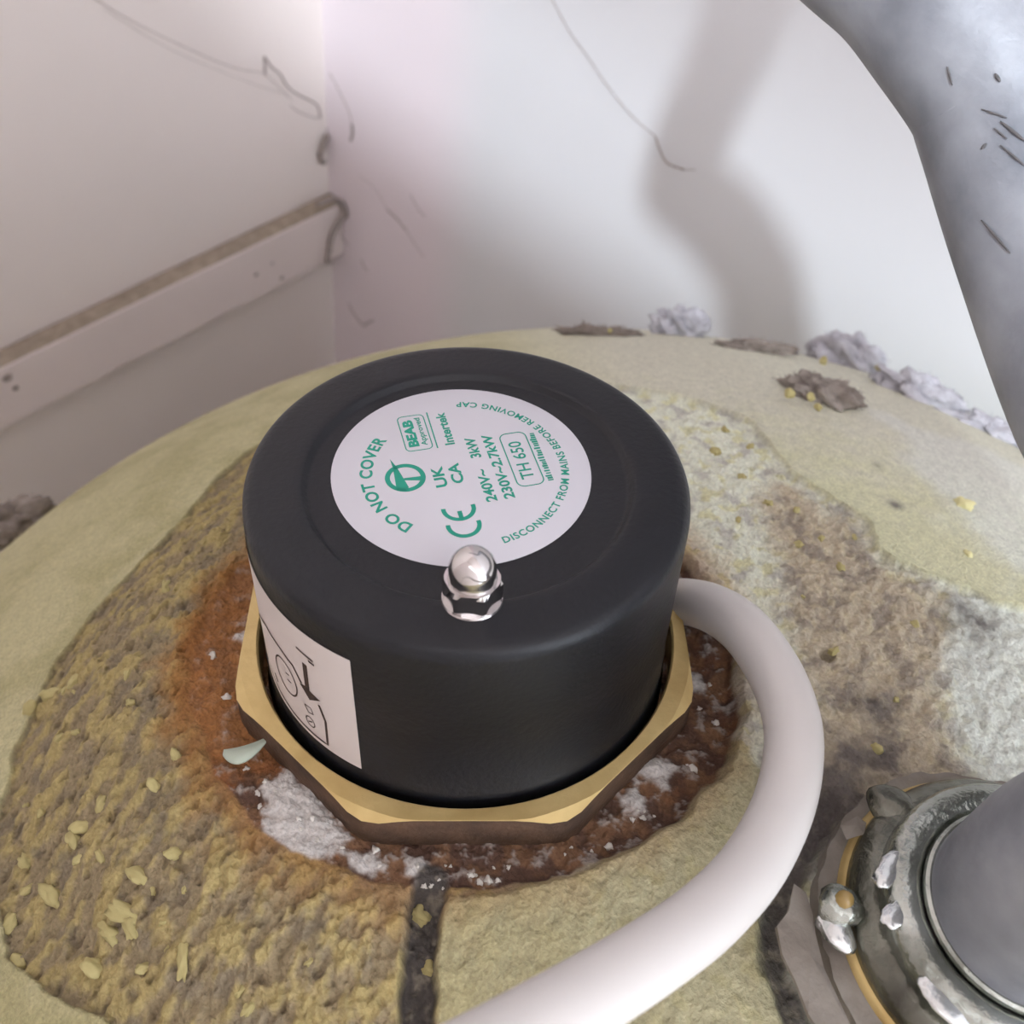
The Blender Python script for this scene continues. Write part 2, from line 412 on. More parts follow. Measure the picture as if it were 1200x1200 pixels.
# trench floor grit
gr = mixc(np.zeros(X.shape + (3,)) + L(124, 92, 68), np.zeros(3) + L(92, 68, 56), sst(-.3, .3, n2))
gr = mixc(gr, np.zeros(3) + L(136, 84, 46), sst(.2, .7, n1 + .4 * n3) * np.where(X < -20, .7, .2))
wh = mk_white(X, Y)
gr = mixc(gr, np.zeros(3) + L(160, 150, 142), sst(.12, .6, mk['deb'] - .12) * .7)
gr = mixc(gr, np.zeros(3) + L(158, 108, 62), sst(-30, -44, X) * sst(-34, -20, Y) * (.55 + .35 * sst(-.3, .3, n2)))
gr = mixc(gr, np.zeros(3) + L(202, 196, 190), np.clip(sst(.25, .8, wh + .35 * mk['deb']), 0, 1))
col = mixc(col, gr, sst(.35, .8, mk['tr']))
dk = np.zeros(3) + L(84, 78, 74)
col = mixc(col, mixc(np.zeros(X.shape + (3,)) + dk, np.zeros(3) + L(124, 116, 104), sst(0, .6, n3)), np.maximum(mk['gro'] * mk['cut'], mk['gap'] * .95))
grime_dent = sum(gauss(X, Y, hit_dome(*p)[:2], s) for p, s in (((985, 925), 6), ((1030, 880), 3.5), ((1025, 820), 3.0), ((1142, 722), 4), ((1050, 592), 1.2), ((1028, 545), 1.0), ((950, 985), 5), ((1000, 955), 6)))  # grime patches, plus one small dent's shade put into the colour
col = mixc(col, np.zeros(3) + L(104, 96, 92), np.clip(grime_dent * (.75 + .5 * n2), 0, .85))
col *= (1 + .10 * n3[..., None])
gl = .9 - .38 * (1 - mk['cut']) + .25 * mk['dustr'] * (1 - mk['cut'])
P3 = np.stack([X, Y, Z], -1).reshape(-1, 3); PW = W(P3)
istr = np.where(np.mean(mk['tr'], axis=1) >= 0)[0]
def grid_mesh(name, sel, material, parent):
    """sel: bool per face (NR-1, NA)"""
    jj, ii = np.nonzero(sel); i2 = (ii + 1) % NA
    F = np.stack([jj * NA + ii, (jj + 1) * NA + ii, (jj + 1) * NA + i2, jj * NA + i2], 1)
    used, inv = np.unique(F, return_inverse=True); F = inv.reshape(-1, 4)
    me = bpy.data.meshes.new(name)
    me.vertices.add(len(used)); me.vertices.foreach_set('co', PW[used].astype(np.float32).ravel())
    me.loops.add(F.size); me.loops.foreach_set('vertex_index', F.astype(np.int32).ravel())
    me.polygons.add(len(F)); me.polygons.foreach_set('loop_start', np.arange(0, F.size, 4, dtype=np.int32))
    me.polygons.foreach_set('loop_total', np.full(len(F), 4, dtype=np.int32))
    me.update(calc_edges=True); me.validate()
    at = me.attributes.new('pigment', 'FLOAT_COLOR', 'POINT')
    rgba = np.concatenate([np.clip(col.reshape(-1, 3)[used], .004, .92), np.ones((len(used), 1))], 1).astype(np.float32); at.data.foreach_set('color', rgba.ravel())
    at = me.attributes.new('gloss', 'FLOAT', 'POINT'); at.data.foreach_set('value', gl.reshape(-1)[used].astype(np.float32))
    return link(name, me, material, parent)
trf = mk['tr'][:-1] > .5
grid_mesh('foam_jacket', ~trf, M['foam'], cyl)['label'] = 'yellow-green spray foam, smooth skin with a rough cut-away area'
grid_mesh('boss_trench', trf, M['grit'], cyl)['label'] = 'rusty trench with white plaster grit'
# the round side of the jacket, down to the floor
rim = PW.reshape(NR, NA, 3)[-1][::10]; nr_ = len(rim); v = list(map(tuple, rim)); f = []
for zz in (.55, .15, .02):
    for q in rim:
        s = .225 / math.hypot(q[0], q[1]); v.append((q[0] * s, q[1] * s, zz))
for j in range(3):
    for i in range(nr_):
        f.append((j * nr_ + i, (j + 1) * nr_ + i, (j + 1) * nr_ + (i + 1) % nr_, j * nr_ + (i + 1) % nr_))
f.append(tuple(3 * nr_ + i for i in range(nr_)))
mesh('jacket_side', v, f, M['foam_side'], cyl)
lathe('base_ring', [(200, 0), (205, 0), (205, 24), (200, 24)], 64, M['floor'], cyl)

# ------------------------------------------------------------------ immersion heater
heat = empty('immersion_heater')
mh = Matrix.Identity(4)
for i in range(3):
    for j, e in enumerate(np.eye(3)): mh[i][j] = float((MW @ e)[i])
mh.translation = Vector(W((0, 0, 0))); heat.matrix_world = mh
tag(heat, 'black-capped immersion heater with round white label, seated in a brass nut', 'immersion heater')
cap_prof = [(0.01, -1.15), (26.3, -1.15), (26.7, -1.1), (27.0, -.95), (27.5, -.2), (27.8, -.02), (28.3, .12), (29.2, .15), (31, .08), (34.6, 0), (35.6, -.1), (36.4, -.42), (37.0, -1.0), (37.35, -1.8), (37.5, -2.8),
            (37.55, -20), (37.6, -37), (37.9, -37.4), (38.0, -44.5), (36.0, -44.5), (.01, -44.5)]
cap = lathe('cap', cap_prof, 160, M['cap'], heat)
# octagonal brass nut
bm = bmesh.new()
RO, RI = 45.4, 39.4
N = 96
def octr(a, R):
    h = math.pi / 4; b = ((a + math.radians(90) + h / 2) % h) - h / 2
    return min(R * math.cos(h / 2) / math.cos(b), R * .985)
rings = []
for (kind, z) in (('i', -47), ('i', -39.3), ('i2', -38.8), ('c', -38.8), ('o', -39.9), ('o', -47.2), ('o', -52)):
    ring = []
    for k in range(N):
        a = 2 * math.pi * k / N; ro = octr(a, RO)
        zz = z
        if kind == 'i': R = RI
        elif kind == 'i2': R = RI + .35
        elif kind == 'c': R = min(ro - .15, RO * .945)
        else:
            R = ro
            if z == -39.9: zz = -38.85 - max(0, ro - RO * .945) * .62
        ring.append(bm.verts.new((R * math.cos(a) * .001, R * math.sin(a) * .001, zz * .001)))
    rings.append(ring)
for j in range(len(rings) - 1):
    for k in range(N):
        fc = bm.faces.new((rings[j][k], rings[j][(k + 1) % N], rings[j + 1][(k + 1) % N], rings[j + 1][k]))
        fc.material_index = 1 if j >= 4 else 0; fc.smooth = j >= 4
o = from_bm('octagonal_nut', bm, [M['brass'], M['brass_dull']], heat); o['label'] = 'bright brass octagonal nut with brown flanks'

# label on the cap
LCX, LCY, LR, LZ = -1.163, 2.299, 21.98, -1.02
lab = lathe('round_label', [(.01, -.1), (LR - .15, -.1), (LR, -.02), (LR - .1, .03), (.01, .03)], 128, M['paper'], heat); lab['label'] = 'round white label printed in green'
lab.location = (LCX * .001, LCY * .001, LZ * .001); lab.rotation_euler = (0, 0, math.radians(104))
PZ = .06
def text_verts(body, size=1.0, bold=.0, space=1.0, aspect=1.0):
    cu = bpy.data.curves.new('t', 'FONT'); cu.body = body; cu.size = size; cu.offset = bold; cu.space_character = space; cu.resolution_u = 4
    ob = bpy.data.objects.new('t', cu); COL.objects.link(ob)
    dg = bpy.context.evaluated_depsgraph_get(); me = bpy.data.meshes.new_from_object(ob.evaluated_get(dg))
    v = np.array([(p.co.x, p.co.y) for p in me.vertices]); f = [tuple(p.vertices) for p in me.polygons]
    bpy.data.objects.remove(ob); bpy.data.curves.remove(cu); bpy.data.meshes.remove(me)
    return v, f
def put(name, v2, f, parent, material, z=PZ, fn=None):
    v = [((x * .001, y * .001, z * .001) if fn is None else fn(x, y)) for x, y in v2]
    me = bpy.data.meshes.new(name); me.from_pydata(v, [], f); me.update()
    bm = bmesh.new(); bm.from_mesh(me)
    for fc in bm.faces:
        fc.normal_update()
        if fn is None and fc.normal.z < 0: fc.normal_flip()
    bm.to_mesh(me); bm.free()
    return link(name, me, material, parent, False)
def text_line(name, body, u0, u1, vc, h, bold=.02, parent=None, space=1.0):
    v, f = text_verts(body, 1.0, bold, space); mn, mx = v.min(0), v.max(0)
    v = (v - mn) / (mx - mn); v = np.stack([u0 + v[:, 0] * (u1 - u0), vc - h / 2 + v[:, 1] * h], 1)
    return put(name, v, f, parent or lab, M['green'])
def text_arc(name, body, R, h, a0, a1, outward, bold=.02, space=1.05):
    """angles in degrees of the heater frame; reading runs a0 -> a1"""
    v, f = text_verts(body, 1.0, bold, space); mn, mx = v.min(0), v.max(0)
    s = (v[:, 0] - mn[0]) / (mx[0] - mn[0]); tt = (v[:, 1] - mn[1]) / (mx[1] - mn[1]) - .5
    a = np.radians(a0 + s * (a1 - a0) - 104); rad = R + (1 if outward else -1) * tt * h
    return put(name, np.stack([rad * np.cos(a), rad * np.sin(a)], 1), f, lab, M['green'])
def strip(pts, w, closed=False):
    """flat polyline of width w -> verts, faces"""
    P = [np.array(p, float) for p in pts]; n = len(P); v = []; f = []
    for i in range(n):
        a = P[(i - 1) % n] if (closed or i > 0) else P[i]; b = P[(i + 1) % n] if (closed or i < n - 1) else P[i]
        t_ = b - a; t_ /= (np.linalg.norm(t_) + 1e-9); nn = np.array([-t_[1], t_[0]])
        v += [P[i] + nn * w / 2, P[i] - nn * w / 2]
    for i in range(n if closed else n - 1):
        j = (i + 1) % n; f.append((2 * i, 2 * i + 1, 2 * j + 1, 2 * j))
    return v, f
def rrect(u0, u1, v0, v1, r, n=6):
    out = []
    for cx, cy, a0 in ((u1 - r, v1 - r, 0), (u0 + r, v1 - r, 90), (u0 + r, v0 + r, 180), (u1 - r, v0 + r, 270)):
        for k in range(n + 1):
            a = math.radians(a0 + 90 * k / n); out.append((cx + r * math.cos(a), cy + r * math.sin(a)))
    return out
def arc(cx, cy, r, a0, a1, n=24, ry=None):
    return [(cx + r * math.cos(math.radians(a0 + (a1 - a0) * k / n)), cy + (ry or r) * math.sin(math.radians(a0 + (a1 - a0) * k / n))) for k in range(n + 1)]
text_arc('warning_text', 'DO NOT COVER', 16.1, 2.25, 239.5, 150.0, True, .03, 1.12)
text_arc('warning_text', 'DISCONNECT FROM MAINS BEFORE REMOVING CAP', 17.55, 1.45, -67.5, 94, False, .025, 1.12)
text_line('rating_text', '240V~', -8.4, -.4, -3.2, 1.9, .03)
text_line('rating_text', '3kW', 2.6, 7.9, -3.2, 1.9, .03)
text_line('rating_text', '230V~2.7kW', -8.4, 8.0, -6.25, 1.9, .03)
text_line('model_text', 'TH 650', -4.5, 5.2, -10.5, 2.3, .012)
put('model_frame', *strip(rrect(-6.1, 7.5, -13.0, -8.35, 1.3), .22, True), lab, M['green'])
# a line of print too small to read
vv = []; ff = []; uu = -5.7; rr_ = random.Random(3)
while uu < 6.7:
    w_ = rr_.uniform(.22, .5); hh = rr_.uniform(.75, 1.15); b_ = len(vv)
    vv += [(uu, -14.6), (uu + w_, -14.6), (uu + w_, -14.6 + hh), (uu, -14.6 + hh)]; ff.append((b_, b_ + 1, b_ + 2, b_ + 3)); uu += w_ + rr_.choice((.1, .12, .14, .3))
put('fine_print', vv, ff, lab, M['green'])
put('approval_frame', *strip(rrect(6.7, 16.0, 3.45, 8.1, .9), .2, True), lab, M['green'])
text_line('approval_text', 'BEAB', 7.7, 14.9, 6.55, 1.85, .055)
text_line('approval_text', 'Approved', 7.7, 15.2, 4.55, 1.35, .02)
put('approval_rule', *strip([(6.5, 2.72), (16.3, 2.62)], .24), lab, M['green'])
text_line('tester_text', 'Intertek', 6.9, 15.7, .4, 1.75, .03)
text_line('mark_text', 'UK', -3.2, 1.95, 4.05, 2.05, .03)
text_line('mark_text', 'CA', -2.9, 2.1, 1.15, 2.05, .03)
put('ce_letter', *strip(arc(-12.55, 2.65, 2.55, 80, 280, 28), .75), lab, M['green'])
e = put('ce_letter', *strip(arc(-8.75, 2.62, 2.5, 80, 280, 28), .75), lab, M['green'])
put('ce_bar', *strip([(-11.1, 2.62), (-9.35, 2.62)], .75), lab, M['green'])
# round emblem
lgx, lgy = .42, 9.62
put('emblem_ring', *strip(arc(lgx, lgy, 3.0, 0, 360, 48, 3.0)[:-1], .85, True), lab, M['green'])
put('emblem_bar', [(5.55, 11.3), (3.4, 10.55), (-2.0, 9.5), (-2.7, 10.2), (-2.3, 11.6), (3.2, 11.2)], [(0, 1, 5), (1, 2, 5), (2, 4, 5), (2, 3, 4)], lab, M['green'])
put('emblem_arm', [(-.2, 9.9), (.35, 9.9), (.2, 6.9), (-.9, 6.9)], [(0, 1, 2, 3)], lab, M['green'])

# sticker wrapped round the side of the cap, print mapped from (angle, height)
SR = 37.62
def side(a, z, off=0): return ((SR + off) * math.cos(math.radians(a)) * .001, (SR + off) * math.sin(math.radians(a)) * .001, z * .001)
na_ = 40; v = []; f = []
for i in range(na_ + 1):
    a = -117.6 - i * (70 / na_)
    for z in (-7.0, -20, -36.8): v.append(side(a, z if z != -36.8 else -36.8, .05))
for i in range(na_):
    for j in range(2): f.append((i * 3 + j, i * 3 + j + 1, i * 3 + j + 4, i * 3 + j + 3))
stk = mesh('side_sticker', v, f, M['sticker'], heat); stk['label'] = 'off-white sticker with a small line drawing'
def sprint(name, pts, w, closed=False):
    k = SR * math.pi / 180; P = []
    pts = list(pts) + ([pts[0]] if closed else [])
    for (a, z), (b, y) in zip(pts[:-1], pts[1:]):
        for s in range(4): P.append(((a + (b - a) * s / 4) * k, z + (y - z) * s / 4))
    P.append((pts[-1][0] * k, pts[-1][1])); v2, f2 = strip(P, w)
    return put(name, v2, f2, stk, M['ink'], fn=lambda x, y: side(x / k, y, .12))
sprint('outline', [(-135.6, -22.2), (-138.5, -19.3), (-144.9, -18.4), (-153, -18.6), (-160, -21), (-166, -26), (-160, -32), (-156.5, -33.6), (-150.2, -35.0), (-142.4, -35.4), (-133.5, -35.5), (-128.3, -35.3), (-127.9, -28.2), (-129.6, -24.5)], .55)
sprint('dial', [(-143.5 + 5.2 * math.cos(t_) , -25.6 + 4.3 * math.sin(t_)) for t_ in np.linspace(0, 2 * math.pi, 25)], .36)
sprint('dial_mark', [(-143.2, -24.4), (-141.4, -24.0)], .3); sprint('dial_mark', [(-142.8, -26.0), (-140.8, -25.7)], .3)
sprint('arrow_shaft', [(-132.9, -15.4), (-133.3, -22.4)], 1.1)
put('arrow_head', [(-136.4, -22.6), (-133.0, -25.2), (-128.8, -23.0), (-132.3, -22.4), (-134.2, -22.0)], [(0, 1, 4), (1, 3, 4), (1, 2, 3)], stk, M['ink'], fn=lambda a, z: side(a, z, .13))
sprint('caption', [(-135.4, -12.6), (-129.4, -12.9)], .5)
sprint('caption', [(-131.2, -13.6), (-129.2, -13.8)], .5)
sprint('terminal_box', [(-135.6, -28.0), (-134.4, -29.6), (-132.4, -29.0), (-133.2, -27.6)], .24, True)
sprint('screw_ring', [(-134.2 + 1.7 * math.cos(t_), -32.2 + 1.3 * math.sin(t_)) for t_ in np.linspace(0, 2 * math.pi, 15)], .26)
sprint('screw_slot', [(-135.0, -32.6), (-133.4, -31.8)], .3)
sprint('dial_mark', [(-152.4, -31.4), (-150.6, -32.6)], .8)

# acorn nut holding the cap
nx_, ny_ = .75, -26.8
bm = bmesh.new()
ac = empty('acorn_nut'); ac.parent = heat; ac.location = (nx_ * .001, ny_ * .001, 0)
lathe('washer', [(.01, 0), (4.6, 0), (4.75, .2), (4.6, .45), (.01, .45)], 40, M['chrome'], ac)
hx = []
for (z, cut_) in ((.45, .92), (.9, 1), (3.9, 1), (4.6, .9)):
    ring = []
    for k in range(48):
        a = 2 * math.pi * k / 48; h6 = math.pi / 3; b = ((a + .1) % h6) - h6 / 2
        R = min(4.05 / math.cos(b), 4.68 * (cut_ if cut_ < 1 else 1))
        ring.append(bm.verts.new((R * math.cos(a) * .001, R * math.sin(a) * .001, z * .001)))
    hx.append(ring)
for j in range(3):
    for k in range(48): bm.faces.new((hx[j][k], hx[j][(k + 1) % 48], hx[j + 1][(k + 1) % 48], hx[j + 1][k]))
bm.faces.new(hx[0][::-1]); bm.faces.new(hx[-1]); from_bm('hexagon', bm, M['chrome'], ac)
dp = [(3.75, 4.55), (3.65, 4.9), (3.6, 5.6), (3.6, 6.4)] + [(3.6 * math.cos(t_), 6.4 + 3.6 * math.sin(t_)) for t_ in np.linspace(.1, 1.54, 14)]
lathe('dome', dp, 48, M['chrome'], ac)

# ------------------------------------------------------------------ white flex
cb = [((770, 712), 236), ((797, 705), 228), ((835, 713), 215), ((872, 738), 205), ((906, 785), 197), ((927, 840), 190), ((929, 895), 184), ((914, 955), 177), ((880, 1018), 168), ((828, 1074), 158), ((762, 1122), 149), ((690, 1167), 141), ((620, 1208), 134)]
cw = [W(CAM + ray(*p) * d) for p, d in cb]; ct_ = cw[-1] - cw[-2]; ct_ = ct_ / np.linalg.norm(ct_)
ch_ = np.array([ct_[0], ct_[1], 0.0]); ch_ = ch_ / np.linalg.norm(ch_)      # on past the photo it runs off the dome and drops to the floor
e0 = cw[-1]; cw += [e0 + ct_ * .03, e0 + ct_ * .05 + ch_ * .015 + np.array([0, 0, -.004]), e0 + ct_ * .05 + ch_ * .07 + np.array([0, 0, -.02]), e0 + ct_ * .05 + ch_ * .125 + np.array([0, 0, -.06])]
rd2 = cw[-1][:2] / np.linalg.norm(cw[-1][:2])
cw += [np.array([*(rd2 * .285), .90]), np.array([*(rd2 * .30), .75]), np.array([*(rd2 * .30), .40]), np.array([*(rd2 * .30), .02])]
pts = spline(cw, 10)
v, f = tube_geo(pts, .0047, 28)
tag(mesh('power_cable', v, f, M['cable']), 'thick white flex looping out from under the black cap over the foam', 'cable')

# ------------------------------------------------------------------ fitting and pipe
FC = np.array([86.0, -59.4, -39.0])
ft = empty('pipe_fitting', W(FC)); tag(ft, 'tarnished metal outlet fitting with soldered collar on the foam top', 'pipe fitting')
lathe('flange', [(15, -9), (25.4, -9), (26.0, -8.6), (26.1, -5.2), (25.6, -4.4), (25.2, -4.1), (15, -4.1)], 72, [M['brass']], ft)['label'] = 'brass edge ring'
lathe('body', [(15, -5), (24.6, -5), (25.0, -4.0), (24.8, -1.4), (24.0, -.2), (22.6, .8), (21.4, 1.2), (15, 1.2)], 72, [M['tin_dark']], ft)
lathe('collar', [(14.5, 0), (21.2, .6), (21.6, 1.4), (21.4, 4.2), (20.6, 5.4), (19.2, 6.0), (17.6, 6.1), (16.5, 5.4), (15.6, 4.4), (15.2, 3)], 72, [M['tin']], ft)
lathe('inner_rim', [(14.6, 3.0), (15.7, 4.6), (16.1, 5.6), (15.9, 6.2), (15.4, 6.5), (14.6, 6.4)], 72, [M['tin']], ft)
def blob(name, c, rad, material, parent=None, sub=3, nz=.25, sc_=.35, squash=(1, 1, 1), seed=0, rot=None):
    """rad in mm, c in the parent's space (m)"""
    bm = bmesh.new(); bmesh.ops.create_icosphere(bm, subdivisions=sub, radius=1)
    P = np.array([v_.co for v_ in bm.verts])
    d1 = fbm(P[:, 0] + P[:, 2] * .7 + seed * 3.1, P[:, 1] - P[:, 2] * .6 + seed * 1.7, sc_ * 2, 4, seed % 50)
    P = P * (1 + nz * d1)[:, None] * np.array(squash) * rad * .001
    if rot is not None: P = P @ np.array(rot).T
    for v_, p in zip(bm.verts, P): v_.co = Vector(p)
    o = from_bm(name, bm, material, parent, True); o.location = Vector(c); return o
def fl(px, py, h):
    P = hit_plane(px, py, FC + UZ * h, UZ); return (MW @ (P - FC)) * .001
q = fl(985, 1062, -1); lug = blob('solder_lug', q, 3.4, M['tin'], ft, 3, .25, .5, (1, 1, .8), 4)
q = fl(990, 1054, 1.5); blob('flux_bead', (q[0] - lug.location[0], q[1] - lug.location[1], q[2] - lug.location[2]), 1.5, M['amber'], lug, 2, .1)
q = fl(980, 1092, -2); blob('solder_glint_patch', q, 2.6, M['solder_glint'], ft, 3, .3, .5, (1.3, .9, .45), 9)
q = fl(1050, 950, -1); blob('solder_lug', q, 3.4, M['tin_dark'], ft, 3, .12, .6, (1.5, 1.1, .7), 14)
for (px_, py_, h_, r_, sq_) in ((1043, 1018, 5.0, 2.6, (.75, 1.5, .25)), (1047, 1072, 5.2, 2.0, (.8, 1.3, .25)), (1106, 1172, 4.6, 3.0, (1.5, .8, .25))):  # flattened bright blobs standing in for glints of light on the collar
    q = fl(px_, py_, h_); blob('solder_glint_patch', q, r_, M['solder_glint'], ft, 3, .3, .5, sq_, int(px_) % 40)
# irregular card gasket under the flange
v = [(0, 0, -.0052)]; f = []; ng = 120
for zz in (-.0052, -.0060, -.0110):
    for k in range(ng):
        a = 2 * math.pi * k / ng; R = 28.6 + 2.0 * float(noise(math.cos(a) * 10, math.sin(a) * 10, 8, 5)) + .7 * float(noise(math.cos(a) * 30, math.sin(a) * 30, 4, 6))
        v.append((R * math.cos(a) * .001, R * math.sin(a) * .001, zz))
for k in range(ng):
    k2 = (k + 1) % ng; f.append((0, 1 + k, 1 + k2))
    for j in range(2): f.append((1 + j * ng + k, 1 + (j + 1) * ng + k, 1 + (j + 1) * ng + k2, 1 + j * ng + k2))
mesh('gasket', v, f, M['card'], ft, False)['label'] = 'torn grey card gasket'

PR = .0150
base = W(FC)
pp = [base + np.array([0, 0, .000]), base + np.array([0, 0, .020]), base + np.array([.001, .004, .040])]
pp += [W(CAM + ray(*p) * d) for p, d in (((1395, 640), 196), ((1300, 470), 203), ((1227, 272), 208), ((1186, 140), 211), ((1168, 92), 212), ((1119, 22), 214), ((1070, -40), 217), ((1010, -92), 220), ((945, -158), 224))]
pl = pp[-1]; pp += [pl + np.array([-.002, .005, .022]), pl + np.array([.001, .008, .050]), pl + np.array([.002, .009, .088]), pl + np.array([-.010, .012, .118]), pl + np.array([-.060, .02, .16]), pl + np.array([-.13, .03, .20]), np.array([WX + .0005, pl[1] + .05, pl[2] + .29])]
pts = spline(pp, 14); v, f = tube_geo(pts, PR, 56)
pipe = tag(mesh('water_pipe', v, f, M['pipe']), 'dull grey metal water pipe bending up from the outlet fitting', 'pipe')

# ------------------------------------------------------------------ loose things on the foam
def gz(x, y): return float(ground(np.array([x]), np.array([y]))[0][0])
def foam_at(px, py):
    """point of the built foam surface seen at px, py (heater frame, mm)"""
    d = ray(px, py); lo = 120.0
    P0 = hit_dome(px, py); tt = np.linspace((P0 - CAM) @ d - 22, (P0 - CAM) @ d + 14, 90)
    Q = CAM + d[None] * tt[:, None]; g = ground(Q[:, 0], Q[:, 1])[0]
    k = np.argmax(Q[:, 2] <= g)
    return Q[k] if Q[k, 2] <= g[k] else P0
ROT = MW
# lint clumps along the rim
def fuzz(o, n, rad, length, seed):
    """short fibres standing off a lint clump, joined to its mesh"""
    me = o.data; rg = random.Random(seed); bm = bmesh.new(); bm.from_mesh(me); base_co = [q_.co.copy() for q_ in bm.verts]; nv = len(base_co)
    for _ in range(n):
        b = base_co[rg.randrange(nv)].copy(); d = (b.normalized() + Vector((rg.uniform(-1, 1), rg.uniform(-1, 1), rg.uniform(-.6, 1)))).normalized()
        l = length * rg.uniform(.4, 1.2) * .001; w_ = d.orthogonal().normalized() * .00009; m_ = b + d * l * .6 + Vector((rg.uniform(-1, 1), rg.uniform(-1, 1), rg.uniform(-1, 1))) * l * .25
        a1, a2, a3, a4, a5 = (bm.verts.new(c) for c in (b - w_, b + w_, m_ + w_ * .8, m_ - w_ * .8, m_ + d * l * .45))
        bm.faces.new((a1, a2, a3, a4)); bm.faces.new((a4, a3, a5))
    bm.to_mesh(me); bm.free()
lints = [((795, 388), 5.6, (1.35, .8, .95), 'lint', 'fluffy pale grey lint clump on the rim of the foam, standing highest'),
         ((705, 388), 2.6, (4.2, .8, .55), 'lint_dark', 'thin brown-grey dust ridge on the foam rim, running to the fluffy pale clump'),
         ((880, 406), 2.6, (4.2, .9, .55), 'lint_dark', 'low grey dust ridge on the foam rim between two lint clumps'),
         ((990, 424), 6.6, (1.7, .9, .85), 'lint', 'rounded grey lint clump with yellow crumbs on the foam rim'),
         ((1075, 462), 5.6, (2.3, .9, .6), 'lint', 'long pale lint drift on the foam rim towards the grey pipe'),
         ((1165, 505), 4.6, (2.6, .9, .5), 'lint', 'flat pale lint drift at the foot of the white wall by the grey pipe'),
         ((962, 466), 5.2, (1.7, 1.0, .55), 'lint_dark', 'dark brown dirt clump stuck with yellow crumbs on the smooth foam skin'),
         ((8, 610), 6.0, (1.8, 1, .8), 'lint_dark', 'dark lint lump between the pinkish wall and the foam edge')]
for i, ((px, py), rd_, sq, mm, lb) in enumerate(lints):
    P = foam_at(px, py) if i in (6,) else hit_dome(px, py + 4)
    if i == 7: P = SC + (P - SC) / np.linalg.norm(P - SC) * (RHO + .5)
    R3 = np.stack([MW @ np.array([1, 0, 0]), MW @ np.array([0, 1, 0]), MW @ np.array([0, 0, 1])], 1)
    th = {3: -.3, 4: -.55, 5: -.6, 6: -.35, 7: .6}.get(i, -.05); c, s = math.cos(th), math.sin(th)
    R3 = R3 @ np.array([[c, -s, 0], [s, c, 0], [0, 0, 1]])
    o = blob('lint_clump', W(P + np.array([0, 0, rd_ * sq[2] * .45])), rd_, M[mm], None, 5, .6, .26, (sq[0], sq[1], sq[2] * 1.25), 20 + i, R3)
    fuzz(o, 700, rd_, 1.5, i); tag(o, lb, 'lint', 'lint and dirt on the foam')

# crumbs of foam and plaster, one object each, sharing a few meshes
kinds = []
for k in range(5):
    o = blob('foam_crumb', (0, 0, 0), 1.0, M['crumb'], None, 3, .5, .5, (1.25, .95, .8), 40 + k); kinds.append(o.data); bpy.data.objects.remove(o)
pk = []
for k in range(4):
    o = blob('plaster_crumb', (0, 0, 0), 1.0, M['crumb_pale'], None, 2, .75, .45, (1.2, .9, .75), 60 + k); pk.append(o.data); bpy.data.objects.remove(o)
def crumb(name, dat, px, py, s, label, cat, group, P=None, st=1.0):
    P = foam_at(px, py) if P is None else P
    o = bpy.data.objects.new(name, dat); COL.objects.link(o)
    o.location = Vector(W(P + np.array([0, 0, s * .25]))); o.scale = (s * st, s, s); o.rotation_euler = (random.uniform(-.4, .4), random.uniform(-.4, .4), random.uniform(0, 6.28))
    return tag(o, label, cat, group)
LBL = 'small yellow foam crumb lying loose on the rough cut foam by the sticker'
spots = [(62, 1050, 1.6, 1.5), (148, 1072, 1.6, 1.9), (128, 1092, 1.5, 1.4), (165, 1030, 1.5, 1.5), (215, 1125, 1.2, 2.2), (155, 1085, 1.5, 1.2), (110, 1135, 1.4, 1.3), (95, 970, 1.3, 1.4), (85, 985, 1.4, 1.2), (120, 945, 1.2, 1.2),
         (60, 815, 1.5, 1.5), (35, 830, 1.2, 1.3), (88, 800, 1.2, 1.3), (30, 1010, 1.2, 1), (12, 1085, 1.4, 1.2), (205, 1000, 1.1, 1.3), (20, 1130, 1.3, 1.4), (180, 920, 1.0, 1.2), (150, 790, 1.0, 1.1), (195, 690, 1.1, 1.3)]
for _ in range(26): spots.append((random.uniform(15, 440), random.uniform(760, 1185), random.uniform(.5, 1.0), random.uniform(1, 1.6)))
for i, (px, py, s, st) in enumerate(spots):
    if py < 1040 - (px - 20) * .0 and px > 215 and py < 1050: continue
    if px + (1200 - py) * .0 > 470 or (px - 540) ** 2 / 330 ** 2 + (py - 770) ** 2 / 300 ** 2 < 1: continue
    crumb('foam_crumb', kinds[i % 5], px, py, s, LBL, 'crumb', 'foam crumbs on the rough foam by the sticker', st=st)
LB2 = 'small pale yellow foam crumb on the foam behind the white flex'
for i, (px, py, s) in enumerate([(976, 764, .9), (1027, 878, 1.0), (935, 640, 1.0), (985, 665, 1.0), (962, 632, .9), (933, 598, .8), (1072, 732, .8), (940, 700, .6), (1000, 630, .7), (900, 590, .9), (870, 560, .9), (838, 530, 1.1), (850, 505, 1.0), (880, 525, 1.0), (865, 610, .7), (1050, 820, .6)]):
    crumb('foam_crumb', kinds[i % 5], px, py, s, LB2, 'crumb', 'foam crumbs behind the white flex')
for px, py, s, lb in [(1128, 592, 1.9, 'bright yellow foam crumb alone on the pale dusty foam skin'), (1134, 650, .9, 'tiny white plaster speck on the foam skin below the bright yellow crumb'), (505, 1135, 1.4, 'yellow foam crumb lying in the dark groove'), (492, 1072, 1.6, 'yellow foam lump at the mouth of the dark groove')]:
    o = crumb('foam_crumb', (pk if 'white' in lb else kinds)[0], px, py, s, lb, 'crumb', None)
    if 'bright' in lb: o.data = o.data.copy(); o.data.materials[0] = M['crumb_bright']
LB3 = 'yellow crumb stuck to the grey and brown dirt on the foam rim'
